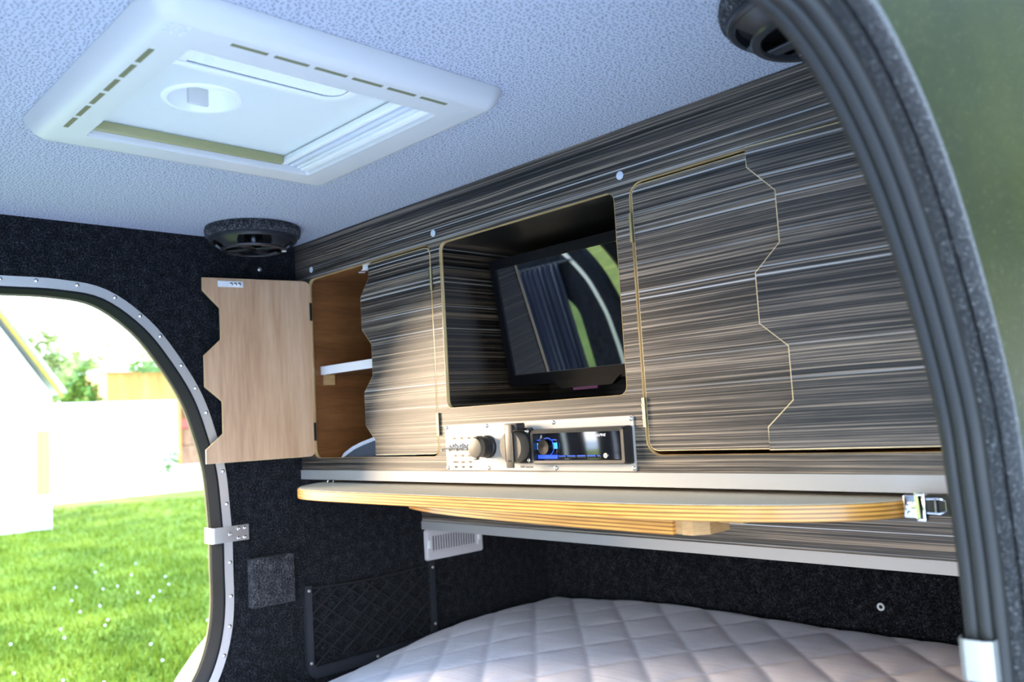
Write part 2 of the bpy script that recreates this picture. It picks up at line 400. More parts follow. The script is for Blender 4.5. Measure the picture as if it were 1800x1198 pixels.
def text(name, s, size, loc, mat, parent, sx=1.0, shear=0.0, rot=None, align='CENTER', ext=0.00015):
    cu = bpy.data.curves.new(name, 'FONT'); cu.body = s; cu.size = size; cu.align_x = align; cu.align_y = 'CENTER'; cu.extrude = ext; cu.shear = shear; cu.resolution_u = 3
    t = bpy.data.objects.new(name, cu); COL.objects.link(t)
    dg = bpy.context.evaluated_depsgraph_get(); me = bpy.data.meshes.new_from_object(t.evaluated_get(dg)); me.name = name
    bpy.data.objects.remove(t, do_unlink=True); bpy.data.curves.remove(cu)
    me.materials.clear(); me.materials.append(M[mat])
    R = rot if rot else Matrix(((1, 0, 0), (0, 0, -1), (0, 1, 0)))
    for v in me.vertices: v.co = Vector(loc)+R @ Vector((v.co.x*sx, v.co.y, v.co.z))
    o = bpy.data.objects.new(name, me); COL.objects.link(o)
    if parent: o.parent = parent; o.location = -wloc(parent)
    return o

W = 1.38; ZC = 0.489; YB = 0.729; YR = -1.76
# ================================================================= SETTING: door openings
fr_in = [(-.565, .3635), (-.476, .3635), (-.399, .351), (-.328, .301), (-.276, .236), (-.233, .163), (-.206, .084), (-.190, .016), (-.183, -.062), (-.180, -.118), (-.180, -.173), (-.180, -.239), (-.186, -.292), (-.200, -.342), (-.222, -.385), (-.26, -.43), (-.33, -.465), (-.44, -.48)]
YM = -0.62
def opening(front, ym=YM):
    full = front + [(2*ym-y, z) for y, z in front[::-1]]
    return [(p.x, p.y) for p in crom([Vector((y, z)) for y, z in full], 5, True)]
HOLE_L = opening(fr_in)
fr_r = [(-.56, .3480), (-.469, .339), (-.427, .328), (-.384, .304), (-.339, .264), (-.301, .214), (-.264, .148), (-.236, .077), (-.228, .019), (-.222, -.039), (-.221, -.091), (-.221, -.133), (-.223, -.22), (-.232, -.30), (-.25, -.36), (-.29, -.42), (-.36, -.455), (-.46, -.47)]
HOLE_R = opening(fr_r, -.86)
wall_prof = [(YB+.03, -.62), (YB+.03, .53), (-1.0, .53), (-1.30, .47), (-1.58, .30), (YR-.03, .06), (YR-.03, -.62)]
bm = nb(); plate(bm, 'x', -.042, 0.0, wall_prof, [HOLE_L]); struct('wall_left', bm, 'carpet', label='black carpeted side wall with the rounded door opening onto the lawn')
HR2 = offset2(HOLE_R, 0.004)
bm = nb(); plate(bm, 'x', W, 1.405, wall_prof, [HR2]); struct('wall_right', bm, 'carpet', label='near side wall with the door opening we look through')
HR3 = offset2(HOLE_R, 0.010)
bm = nb(); plate(bm, 'x', 1.4055, 1.4285, wall_prof, [HR3]); struct('wall_exterior', bm, 'paint', label='dark sparkling outer skin tinted with mirrored green beside the near door opening')
bm = nb(); box(bm, -.04, 1.42, YB, YB+.03, -.62, .53); struct('wall_front', bm, 'carpet', label='black carpeted end wall behind the mattress')
bm = nb(); plate(bm, 'y', YR-.03, YR, [(-.04, -.62), (1.42, -.62), (1.42, .10), (-.04, .10)], [rr(.10, 1.28, -.30, .02, .05)])  # unseen opening added in the end wall to let sunlight in
struct('wall_rear', bm, 'carpet')
# ceiling: flat over the cupboards, curving down to the far end, with the hatch hole
bm = nb(); plate(bm, 'z', ZC, ZC+.028, [(-.001, YB), (W+.001, YB), (W+.001, -1.0), (-.001, -1.0)], [rr(.535, .862, -.607, -.273, .02)])
struct('ceiling', bm, 'ceil', label='pale grey dotted fabric ceiling')
arc = [(-1.0, ZC), (-1.15, .468), (-1.30, .425), (-1.45, .36), (-1.58, .262), (-1.68, .165), (YR, .06)]
bm = nb(); loft(bm, [[Vector((x, y, z)) for y, z in arc+[(y-.02, z+.028) for y, z in arc[::-1]]] for x in (0, W)], True, True, True)
# unseen curved end; the end wall's opening was added for sunlight
struct('ceiling_curve', bm, 'ceil')
bm = nb(); box(bm, -.04, 1.42, YR, YB, -.62, -.565); struct('floor', bm, 'grain')

# left door trim: aluminium edging with rivets, ribbed rubber seal around the jamb
ALO = offset2(HOLE_L, 0.0185)
bm = nb(); plate(bm, 'x', 0.0003, 0.0022, ALO, [HOLE_L]); trim = struct('trim_1', bm, 'aluZ', label='riveted aluminium edging around the far door opening')
MID = offset2(HOLE_L, 0.0125)
n = len(MID); rv = None
acc = 0.0; last = 0
bm = nb(); lathe(bm, [(0.0042, 0), (0.0038, .0012), (0.0024, .0026), (0.0001, .0031)], axis='x', n=12)
rv = obj('rivet', bm, 'chrome', trim, True); rv.location = Vector((0.0022, *MID[0])); first = True
for i in range(1, n):
    acc += (Vector(MID[i])-Vector(MID[i-1])).length
    if acc > 0.052:
        acc = 0
        c = at(rv, (0.0022, *MID[i]), trim)
def seal_loft(bm, loop, prof):         # prof: (x, outward offset) around the section
    rows = [[Vector((x, *p)) for p in offset2(loop, d)] for x, d in prof]
    loft(bm, rows+[rows[0]], True)
bm = nb(); seal_loft(bm, HOLE_L, [(0.004, 0.0), (0.004, -.004), (0.0, -.006)] + [(-.002-.0025*k, -.0048-(.0012 if k % 2 else 0)) for k in range(16)] + [(-.044, -.005), (-.046, 0.0)])
struct('trim_2', bm, 'rubberdark', True, label='black ribbed rubber seal lining the far door opening')
bm = nb(); seal_loft(bm, HOLE_L, [(-.046, -.001), (-.046, -.0075), (-.050, -.0085), (-.0525, -.004), (-.0525, .004)])
struct('trim_3', bm, 'sealglint', True, label='thin pale lip painted as sky glint on the outside of the far door seal')
# right door trim: three-lobed rubber seal, grained jamb with a groove
prof = []
for cx, cd, r in ((1.3835, .001, .0068), (1.3935, -.0005, .0062), (1.4025, .001, .0058)):
    for k in range(7):
        a = PI-PI*k/6; prof.append((cx+r*math.cos(a)*0.95, cd-r*math.sin(a)))
prof += [(1.409, .006), (1.377, .006)]
bm = nb(); seal_loft(bm, HOLE_R, prof); struct('trim_4', bm, 'rubber', True, label='ribbed rubber bulb seal around the near door opening')
JAMB = offset2(HOLE_R, 0.0035)
bm = nb(); seal_loft(bm, JAMB, [(1.405, .010), (1.4085, .0), (1.416, -.0005), (1.4172, .001), (1.4175, .004), (1.4192, .004), (1.4195, .001), (1.4205, -.0005), (1.4275, .0), (1.4305, .002), (1.4312, .006), (1.430, .010)])
struct('trim_5', bm, 'grain', True, label='grey grained edge of the near door opening')

# ================================================================= UPPER CABINET
T = 0.0062
cab = thing('wall_cabinet', 'dark striped laminate wall cabinet spanning the cabin under the ceiling', 'cabinet', (0.69, 0.0, 0.0))
H_L = rr(.052, .468, .0300, .4065, .018); H_N = rr(.493, .888, .1125, .4025, .014); H_R = rr(.9145, 1.33, .0285, .4065, .022)
bm = nb(); plate(bm, 'y', 0.0, T, [(.0005, .0055), (W-.0005, .0055), (W-.0005, ZC-.0005), (.0005, ZC-.0005)], [H_L, H_N, H_R]); obj('front_panel', bm, 'lam', cab)
def edge_ring(loop, name):
    i1 = offset2(loop, -.0006); bm = nb()
    loft(bm, [[Vector((u, y, v)) for u, v in lp] for lp, y in ((loop, -.0004), (i1, -.0004), (i1, T+.0006), (loop, T+.0006), (loop, -.0004))], True)
    return obj(name, bm, 'plyY', cab, True)
for l_ in (H_L, H_N, H_R): edge_ring(l_, 'edge_band')
def liner(loop, depth, mat, name, grow=0.003):
    g = offset2(loop, grow); bm = nb()
    loft(bm, [[Vector((u, y, v)) for u, v in g] for y in (T+.0008, depth)], True, False, True)
    return obj(name, bm, mat, cab, True, 30)
liner(rr(.0455, .472, .0275, .4095, .003), .30, 'mahog', 'cupboard_liner', 0)
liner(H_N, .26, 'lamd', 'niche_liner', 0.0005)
liner(rr(.912, 1.333, .0265, .4085, .003), .30, 'mahog', 'cupboard_liner', 0)
bm = nb(); box(bm, .0005, W-.0005, .008, .312, -.0135, .0035); obj('bottom_panel', bm, 'mahog', cab)
bm = nb(); plate(bm, 'x', .0005, W-.0005, [(-.0035, -.0138), (.004, -.0138), (.004, .0053), (-.0035, .0053)]); obj('aluminium_strip', bm, 'alu', cab)
# shelf inside the left cupboard
bm = nb(); box(bm, .0462, .4715, .027, .295, .2045, .2215); sh = obj('shelf', bm, 'mahog', cab)
bm = nb(); box(bm, .0462, .4715, .0255, .0275, .2040, .2220, .0003); obj('shelf_edge', bm, 'shelfw', sh)
bm = nb(); box(bm, .0462, .060, .030, .052, .182, .2043, .0005); obj('shelf_block', bm, 'lightwood', cab)
# white blanking caps on the face and inside the cupboard roof
bm = nb(); lathe(bm, [(.0062, 0), (.0060, -.0009), (.0045, -.0013), (.0001, -.0014)], axis='y', n=20); cp = obj('screw_cap', bm, 'capw', cab, True)
cp.location = Vector((.0655, 0, .4265))-wloc(cab)
for x, z in ((.4786, .4230), (.9013, .4222), (1.3145, .4222)): at(cp, (x, 0, z), cab)
bm = nb(); lathe(bm, [(.0075, 0), (.0072, -.0008), (.0001, -.001)], axis='z', n=18); c2 = obj('screw_cap', bm, 'shelfw', cab, True)
c2.location = Vector((.165, .060, .4095))-wloc(cab)
for x, y in ((.190, .050), (.228, .036)): at(c2, (x, y, .4095), cab)
# ---- doors. profile (distance from hinge, z) of the toothed free edge
zt = [.4020, .3765, .3410, .2785, .2470, .1850, .1550, .0920, .0620, .0345]
def tooth(a, b): return [a, a, b, b, a, a, b, b, a, a]
def door(name, xh, sgn, free, matface, matback, ang=0.0, zoff=0.0, yf=-.0002, zs=zt):
    # xh hinge line, sgn direction of the free edge, free = list of x of the free edge
    r = .014; z0, z1 = zs[-1]+zoff, zs[0]+zoff
    hin = []
    for k in range(5):
        a = PI/2*k/4; hin.append((xh+sgn*(r-r*math.sin(a)), z1-r+r*math.cos(a)))
    for k in range(5):
        a = PI/2*k/4; hin.append((xh+sgn*(r-r*math.cos(a)), z0+r-r*math.sin(a)))
    lp = hin + [(f, z+zoff) for f, z in list(zip(free, zs))[::-1]]
    D = bpy.data.objects.new(name, None)
    bm = nb(); plate(bm, 'y', yf, yf+.0012, offset2(lp, -.0011))
    o = obj(name, bm, matface, cab)
    bm = nb(); plate(bm, 'y', yf+.0006, yf+.0062, lp); o2 = obj('core', bm, 'plyY', o)
    bm = nb(); plate(bm, 'y', yf+.0062, yf+.0068, offset2(lp, -.0006)); o3 = obj('inner_face', bm, matback, o)
    for q in (o2, o3): q.location = (0, 0, 0)
    bpy.data.objects.remove(D)
    # turn about the hinge line
    piv = Vector((xh, 0, 0)); Rm = Matrix.Rotation(ang, 4, 'Z')
    o.matrix_local = Matrix.Translation(-wloc(cab)) @ Matrix.Translation(piv) @ Rm @ Matrix.Translation(-piv)
    return o
def hinge(door_o, x, z0, z1, y=-.0022, mat='brass', leaf=False):
    bm = nb(); lathe(bm, [(.0001, z0), (.0028, z0), (.0028, z1), (.0001, z1)], (x, y, 0), 'z', 12)
    for f in (.28, .70):
        zz = z0+(z1-z0)*f; lathe(bm, [(.0028, zz), (.0036, zz+.0004), (.0036, zz+.002), (.0028, zz+.0024)], (x, y, 0), 'z', 12)
    h = obj('hinge', bm, mat, door_o, True); h.location = (0, 0, 0); return h
LX = (.274, .2437)
d1 = door('door', .4655, -1, tooth(*LX), 'lam', 'okoume', 0.0)
d1['label'] = 'closed striped cupboard door with a toothed left edge'
for z0, z1 in ((.323, .364), (.067, .106)): hinge(d1, .4690, z0, z1)
d2 = door('door', .0545, 1, [.2745-.0015+.002 if f > .26 else .2437-.0015 for f in tooth(*LX)], 'lam', 'okoume', -math.radians(101.5), yf=0.0)
d2['label'] = 'open cupboard door showing its bare tan plywood inner face'
for z0, z1 in ((.318, .356), (.066, .104)):
    bm = nb(); box(bm, .0525, .0580, .0066, .0085, z0, z1, .0006); hh = obj('hinge', bm, 'dmetal', d2); hh.location = (0, 0, 0)
# latch plate on the open door
bm = nb(); box(bm, .195, .245, .0069, .0088, .384, .3965, .0008); lt = obj('latch', bm, 'whitepl', d2); lt.location = (0, 0, 0)
bm = nb()
for x in (.203, .211, .219): lathe(bm, [(.0036, .0088), (.0032, .0105), (.0014, .0118), (.0001, .0118)], (x, 0, .3902), 'y', 12)
q = obj('latch_screws', bm, 'chrome', lt); q.location = (0, 0, 0)
RX = (1.1085, 1.1415)
d3 = door('door', .9190, 1, tooth(*RX), 'lam', 'okoume', 0.0)
d3['label'] = 'closed striped cupboard door beside the television niche'
for z0, z1 in ((.323, .364), (.067, .107)): hinge(d3, .9165, z0, z1)
d4 = door('door', 1.326, -1, [f+.001 for f in tooth(*RX)], 'lam', 'okoume', math.radians(5.6))
d4['label'] = 'slightly ajar striped cupboard door nearest the near opening'
# push latch by the roof of the open cupboard
bm = nb(); box(bm, .238, .262, .012, .022, .397, .4085, .001); lk = obj('catch', bm, 'shelfw', cab)

# ================================================================= folded bag in the cupboard
bagt = thing('cloth_bag', 'folded blue grey cloth bag with striped tape edge inside the left cupboard', 'bag', (.18, .06, .0285))
bm = nb()
prof = [(.118, .0285), (.128, .036), (.150, .047), (.180, .0555), (.215, .0625), (.26, .071), (.30, .074), (.34, .060), (.36, .0285)]
loft(bm, [[Vector((x, y, z if i not in (0, len(prof)-1) else .0282)) for i, (x, z) in enumerate(prof)] for y in (.032, .06, .10, .14)], True, True, True)
obj('body', bm, 'bag', bagt, True)
bm = nb()
top = [(.106, .0290), (.116, .038), (.148, .0505), (.180, .0590), (.215, .066), (.262, .075)]
loft(bm, [[Vector((x, .0305, z)) for x, z in top], [Vector((x+.004, .0305, z-.0065 if i else z-.0005)) for i, (x, z) in enumerate(top)], [Vector((x+.004, .0335, z-.0065 if i else z-.0005)) for i, (x, z) in enumerate(top)], [Vector((x, .0335, z)) for x, z in top], [Vector((x, .0305, z)) for x, z in top]], False)
obj('tape_edge', bm, 'tape', bagt)

# ================================================================= television
tt = math.radians(9.9)
tv = thing('television', 'small flat television tilted forward inside the cabinet niche', 'television', (.70, .115, .113))
def tvm(): return Matrix.Translation(Vector((.521, .090, .372))) @ Matrix.Rotation(tt, 4, 'X')
# local: x right, y back, z up from the top edge (negative down)
TW, TH = .352, .2300
bm = nb(); box(bm, 0, TW, .004, .030, -TH, 0, .003); 
bmesh.ops.transform(bm, matrix=tvm(), verts=bm.verts[:]); obj('housing', bm, 'tvblack', tv, True)
bm = nb(); plate(bm, 'y', 0.0, .0045, rr(0, TW, -TH, 0, .003), [rr(.013, TW-.013, -TH+.020, -.017, .001)])
bmesh.ops.transform(bm, matrix=tvm(), verts=bm.verts[:]); obj('bezel', bm, 'tvblack', tv)
bm = nb(); box(bm, .012, TW-.012, .0025, .0042, -TH+.019, -.016)
bmesh.ops.transform(bm, matrix=tvm(), verts=bm.verts[:]); obj('screen', bm, 'screen', tv)
bm = nb(); loft(bm, [[Vector((x, y, z)) for x, z in ((.105, -TH+.004), (.255, -TH+.004), (.235, -TH-.010), (.125, -TH-.010))] for y in (-.003, .012)], True, True, True)
bmesh.ops.transform(bm, matrix=tvm(), verts=bm.verts[:]); obj('chin', bm, 'tvblack', tv)
bm = nb(); box(bm, .150, .205, -.0035, .004, -TH-.0150, -TH-.0095, .001)
bmesh.ops.transform(bm, matrix=tvm(), verts=bm.verts[:]); obj('sensor', bm, 'ir', tv)
bm = nb(); box(bm, .66, .74, .13, .262, .20, .27, .002); obj('bracket', bm, 'black', tv)

# ================================================================= control panel
cpn = thing('control_panel', 'brushed metal control panel with switches and sockets below the television', 'control panel', (.69, 0, .0065))
PL = rr(.4868, .8962, .0072, .0836, .0025)
R_RAD = rr(.7115, .8905, .0205, .0665, .003)
bm = nb(); plate(bm, 'y', -.0018, -.0001, PL, [R_RAD]); obj('plate', bm, 'panel', cpn)
s0 = obj('screw', screw_bm(.0034, .0020), 'steel', cpn, True); s0.location = Vector((.4905, -.0018, .0797))-wloc(cpn)
for x, z in ((.5935, .0796), (.744, .0796), (.8918, .0797), (.4905, .0112), (.5935, .0112), (.744, .0112), (.8918, .0112)): at(s0, (x, -.0018, z), cpn)
SWX = (.511, .5300, .5490)
for i, x in enumerate(SWX):
    bm = nb(); lathe(bm, [(.0062, -.0018), (.0062, -.0030), (.0044, -.0032), (.0052, -.0040), (.0052, -.0070), (.0034, -.0072), (.0034, -.0125), (.0001, -.0125)], (x, 0, .0465), 'y', 14)
    sw = obj('switch', bm, 'chrome', cpn, True, 25)
    sw['label'] = ('toggle switch above the words Outdoor light', 'toggle switch above the words Upper light', 'toggle switch above the words Back light')[i]
    bm = nb(); tube(bm, [(x, -.010, .0462), (x, -.018, .0448), (x, -.030, .0425), (x, -.032, .0421)], [.0013, .0016, .0024, .0018], 10); obj('lever', bm, 'steel', sw, True)
for i, x in enumerate(SWX):
    text('lettering', 'ON', .0052, (x-.001, -.0020, .0605), 'print', cpn)
    text('lettering', 'OFF', .0052, (x, -.0020, .0313), 'print', cpn)
    text('lettering', ('Outdoor', 'Upper', 'Back')[i], .0050, (x+.0005, -.0020, .0212), 'print', cpn, .82)
    text('lettering', 'light', .0050, (x+.0010, -.0020, .0130), 'printd', cpn, .9)
text('lettering', '220V inverter', .0052, (.682, -.0020, .0128), 'printd', cpn)
# 12 V socket with a round cap
bm = nb(); lathe(bm, [(.0185, -.0018), (.0185, -.006), (.0165, -.0075), (.0165, -.016), (.0155, -.018), (.0155, -.024)], (.5965, 0, .0455), 'y', 32); so = obj('power_socket', bm, 'black', cpn, True)
bm = nb(); lathe(bm, [(.0158, -.024), (.0163, -.026), (.0163, -.031), (.0154, -.0330), (.011, -.0338), (.0001, -.0340)], (.5965, 0, .0455), 'y', 32)
box(bm, .592, .602, -.031, -.018, .0612, .0640, .0008); box(bm, .593, .601, -.033, -.027, .0262, .0300, .001); obj('cap', bm, 'sock', so, True)
# 220 V socket with strap lid
bm = nb(); plate(bm, 'y', -.013, -.0018, rr(.6485, .7025, .0190, .0735, .006)); box(bm, .664, .694, -.0300, -.012, .0705, .0815, .002); ss = obj('mains_socket', bm, 'black', cpn, True)
bm = nb(); lathe(bm, [(.0245, -.013), (.0245, -.028), (.0235, -.0300), (.0001, -.0302)], (.6765, 0, .0450), 'y', 36); ld = obj('lid', bm, 'sock', ss, True)
bm = nb(); box(bm, .6690, .6845, -.0335, -.0295, .0135, .0800, .0012); obj('strap', bm, 'sock', ld, True)
bm = nb(); box(bm, .6687, .6695, -.0338, -.0300, .0230, .0668); box(bm, .6845, .6862, -.0338, -.0300, .0230, .0668); obj('groove', bm, 'black', ld)
text('lettering', 'IP54', .0042, (.6775, -.0338, .0240), 'black', ld, .9)
for x, z in ((.6535, .0680), (.6985, .0680), (.6535, .0240), (.6985, .0240)):
    s1 = obj('screw', screw_bm(.0034, .002), 'chrome', ss, True); s1.location = Vector((x, -.013, z))-wloc(ss)

# ================================================================= car radio
rad = thing('car_radio', 'black car radio with blue lit keys set in the metal control panel', 'car radio', (.801, 0, .0185))
o1 = rr(.7085, .8935, .0175, .0705, .004); o2 = rr(.7105, .8905, .0195, .0680, .004); i1 = rr(.7150, .8850, .0235, .0640, .0025)
bm = nb(); loft(bm, [[Vector((u, y, v)) for u, v in lp] for lp, y in ((o1, -.0019), (o1, -.011), (o2, -.0190), (i1, -.0185), (i1, -.004))], True); obj('surround', bm, 'black', rad, True, 30)
bm = nb(); box(bm, .7152, .8848, -.0075, -.003, .0237, .0638); obj('face', bm, 'glassblk', rad)
bm = nb(); box(bm, .7155, .756, -.0100, -.0074, .0330, .0550, .0008); kb = obj('key_block', bm, 'blackgl', rad)
bm = nb(); box(bm, .7158, .7265, -.0106, -.0098, .0395, .0495, .0003); obj('lit_key', bm, 'blue', kb)
bm = nb(); box(bm, .7470, .7575, -.0106, -.0098, .0405, .0495, .0003); obj('lit_key', bm, 'blue', kb)
bm = nb(); box(bm, .7156, .7560, -.0104, -.0098, .0530, .0546); obj('lit_key', bm, 'bluedim', kb)
bm = nb(); lathe(bm, [(.0132, -.0076), (.0132, -.0098), (.0118, -.0102), (.0118, -.019), (.0112, -.0205), (.0001, -.0196)], (.7375, 0, .0437), 'y', 28); kn = obj('knob', bm, 'tvblack', rad, True, 25)
bm = nb(); lathe(bm, [(.0126, -.0100), (.0138, -.0104), (.0138, -.0108), (.0126, -.0108)], (.7375, 0, .0437), 'y', 28); obj('knob_ring', bm, 'bluedim', kn, True)
bm = nb(); 
for (x0, x1) in ((.7160, .7555),): box(bm, x0, x1, -.0105, -.0074, .0255, .0315, .0006)
obj('key', bm, 'bluedim', rad)
for x0, x1 in ((.7580, .7730), (.7745, .7925), (.7940, .8120), (.8135, .8310), (.8325, .8400)):
    bm = nb(); box(bm, x0, x1, -.0098, -.0074, .0258, .0305, .0006); k_ = obj('key', bm, 'blackgl', rad)
    bm = nb(); box(bm, x0+.001, x1-.001, -.0100, -.0097, .0288, .0304); obj('lit_edge', bm, 'bluedim', k_)
bm = nb(); lathe(bm, [(.0036, -.0074), (.0036, -.009), (.0020, -.009), (.0020, -.0078), (.0001, -.0078)], (.8480, 0, .0295), 'y', 18); obj('aux_jack', bm, 'steel', rad, True)
text('lettering', 'ALPINE', .0056, (.8405, -.0077, .0585), 'printw', rad, 1.0, .25)
text('lettering', 'UTE-200BT', .0032, (.8180, -.0077, .0582), 'printw', rad)
text('lettering', 'JL', .0060, (.7225, -.0077, .0590), 'printw', rad, 1.0, .3)
bm = nb(); box(bm, .8830, .8838, -.0080, -.0074, .026, .062); obj('trim_line', bm, 'brass', rad)

# ================================================================= folding table board
tb = thing('folding_table', 'pale fold out table board with glossy golden plywood edge under the cabinet', 'table', (.67, -.03, -.038))
fp = [(.062, .030), (.072, -.010), (.105, -.060), (.150, -.098), (.205, -.121), (.30, -.130), (.50, -.1305), (.80, -.1315), (.96, -.131), (1.07, -.118), (1.16, -.094), (1.225, -.058), (1.255, -.020), (1.262, .030)]
front = [(p.x, p.y) for p in crom([Vector(p) for p in fp], 5)]
out = front + [(1.262, .24), (.062, .24)]
def inset_front(d): return offset2(out, d)
bm = nb(); lv = [(-.0205, -.0012), (-.0215, 0.0), (-.0370, 0.0), (-.0385, -.0015)]
loft(bm, [[Vector((x, y, z)) for x, y in inset_front(d)] for z, d in lv], True, True, True); bmesh.ops.recalc_face_normals(bm, faces=bm.faces[:]); obj('board', bm, 'plyZ', tb, True, 40)
bm = nb(); plate(bm, 'z', -.0206, -.0199, inset_front(-.0022)); obj('top_surface', bm, 'linen', tb)
leaf = [(.335, .045), (.365, .004), (.45, -.026), (.56, -.048), (.70, -.064), (.84, -.074), (.96, -.079), (1.006, -.080)]
lf = [(p.x, p.y) for p in crom([Vector(p) for p in leaf], 5)]
bm = nb(); plate(bm, 'z', -.0625, -.0440, lf+[(1.006, -.052), (.84, -.045), (.70, -.030), (.56, -.012), (.45, .012), (.40, .045)]); obj('support_arm', bm, 'plyZ', tb)
bm = nb(); loft(bm, [[Vector((x, y, z)) for x, y in ((1.006, -.074), (1.017, -.076), (1.019, -.079), (1.034, -.079), (1.047, -.062), (1.047, -.020), (1.006, -.020))] for z in (-.0615, -.0442)], True, True, True); obj('stop_block', bm, 'lightwood', tb)
bm = nb(); box(bm, 1.050, 1.085, -.050, .010, -.0490, -.0390, .001); obj('stop_block', bm, 'lightwood', tb)
bm = nb(); box(bm, .40, 1.00, .0, .050, -.0440, -.0390); obj('batten', bm, 'plyZ', tb)
bm = nb(); box(bm, .885, .935, -.060, -.048, -.0440, -.0388); obj('bracket', bm, 'dmetal', tb)
for x in (.098, .118):
    bm = nb(); tube(bm, [(x, .0, -.0199), (x+.002, .002, -.0155)], .0016, 8); obj('pin', bm, 'chrome', tb, True)
# chrome draw latch on the board end
lc = thing('draw_latch', 'chrome draw latch on the right end of the table board', 'latch', (1.28, 0, -.030))
bm = nb(); box(bm, 1.2600, 1.2780, -.0235, -.0195, -.0375, -.0140, .0015); obj('base_plate', bm, 'chrome', lc, True)
for x, z in ((1.2650, -.0255), (1.2715, -.0215), (1.2665, -.0325)):
    bm = nb(); lathe(bm, [(.0032, -.0235), (.0028, -.0252), (.0012, -.0258), (.0001, -.0258)], (x, 0, z), 'y', 14); obj('rivet', bm, 'chrome', lc, True)
bm = nb(); loft(bm, [[Vector((x, y, z)) for x, z in ((1.2755, -.0105), (1.2790, -.0105), (1.2800, -.0385), (1.2765, -.0385))] for y in (-.033, -.019)], True, True, True); box(bm, 1.2825, 1.2855, -.0335, -.022, -.0380, -.0120, .0008); box(bm, 1.2755, 1.2855, -.0335, -.0305, -.0135, -.0110, .0008); box(bm, 1.2765, 1.2855, -.0335, -.0305, -.0390, -.0360, .0008); obj('lever', bm, 'chrome', lc, True)
bm = nb(); tube(bm, [(1.286, -.030, -.0165), (1.298, -.030, -.0160), (1.3045, -.028, -.0180), (1.3045, -.028, -.0290), (1.298, -.030, -.0310), (1.286, -.030, -.0305)], .0012, 8); tube(bm, [(1.295, -.0305, -.016), (1.295, -.0305, -.031)], .0011, 8); obj('loop', bm, 'chrome', lc, True)
bm = nb(); box(bm, 1.284, 1.3075, -.028, -.0195, -.0340, -.0130, .001); obj('keeper', bm, 'dmetal', lc)

# ================================================================= lower cabinet beam
lb = thing('lower_cabinet', 'striped laminate lower cabinet front with aluminium strip above the mattress', 'cabinet', (.69, .313, -.16))
bm = nb(); box(bm, .0005, W-.0005, .3135, .325, -.1410, -.0145); obj('front_panel', bm, 'lam', lb)
bm = nb(); box(bm, .0005, W-.0005, .325, YB-.0005, -.156, -.146); obj('bottom_panel', bm, 'mahog', lb)
bm = nb(); box(bm, .0005, W-.0005, .3105, .330, -.1600, -.1405, .0004); obj('aluminium_strip', bm, 'alu', lb)

# ================================================================= mattress
mt = thing('mattress', 'pale lilac quilted mattress filling the cabin floor', 'mattress', (.70, -.1, -.56))
X0, X1, Y0, Y1 = .030, 1.372, -1.70, .722
def sstep(a, b, x):
    t = max(0, min(1, (x-a)/(b-a))); return t*t*(3-2*t)
def topz(x, y):
    z = -.381+.022*sstep(.0, .42, x)-.050*sstep(.42, -.12, y)*sstep(.42, .02, x)-.012*sstep(.4, -.5, y)
    z += .004*noise.noise(Vector((x*3, y*3, 0)))
    a = (x+y)/math.sqrt(2)/.0955+.03; b = (x*.887-y*.46)/.1375+.02
    da = abs(a-round(a))*.0955; db = abs(b-round(b))*.1375
    d = min(da, db)
    ex = min(x-X0, X1-x); ey = min(y-Y0, Y1-y); e_ = min(ex, ey); R_ = .035
    z += (-.0022*math.exp(-(d/.0038)**2)+.0024*(1-math.exp(-(d/.020)**2)))*sstep(0, .05, e_)
    if e_ < R_: z -= R_-math.sqrt(max(0, R_*R_-(R_-e_)**2))
    return z
xs = [X0+(X1-X0)*i/210 for i in range(211)]; ys = []
y = Y0
while y < -.35: ys.append(y); y += .025
while y < Y1-.003: ys.append(y); y += .006
ys.append(Y1)
bm = nb(); g = [[bm.verts.new((x, yy, topz(x, yy))) for x in xs] for yy in ys]
for j in range(len(ys)-1):
    for i in range(len(xs)-1): bm.faces.new((g[j][i], g[j][i+1], g[j+1][i+1], g[j+1][i]))
obj('quilted_top', bm, 'quilt', mt, True, 80)
bm = nb()
ringt = [(x, Y0) for x in xs[::6]]+[(X1, yy) for yy in ys[::6]]+[(x, Y1) for x in xs[::-6]]+[(X0, yy) for yy in ys[::-6]]
loft(bm, [[Vector((x, y, topz(min(max(x, X0), X1), min(max(y, Y0), Y1))+.001)) for x, y in ringt], [Vector((x, y, -.5645)) for x, y in ringt]], True, False, True); obj('side_band', bm, 'quiltside', mt, True)

# ================================================================= things on the far wall
# air vent
av = thing('air_vent', 'white slotted air vent grille on the far carpet wall', 'vent', (0, .405, -.2345))
bm = nb(); plate(bm, 'x', .0003, .0060, rr(.316, .4955, -.2345, -.1625, .006)); plate(bm, 'x', .006, .0085, rr(.3200, .4915, -.2300, -.1665, .005), [rr(.334, .4785, -.2175, -.1760, .001)]); obj('frame', bm, 'ventpl', av)
for i in range(17):
    y = .3395+i*.0079
    bm = nb(); box(bm, .0058, .0068, y-.0010, y+.0010, -.2130, -.1790); obj('slot', bm, 'dmetal', av)
for y in (.3255, .4835):
    bm = nb(); box(bm, .006, .0125, y-.0042, y+.0042, -.2060, -.1880, .001); obj('lever', bm, 'whitepl', av)
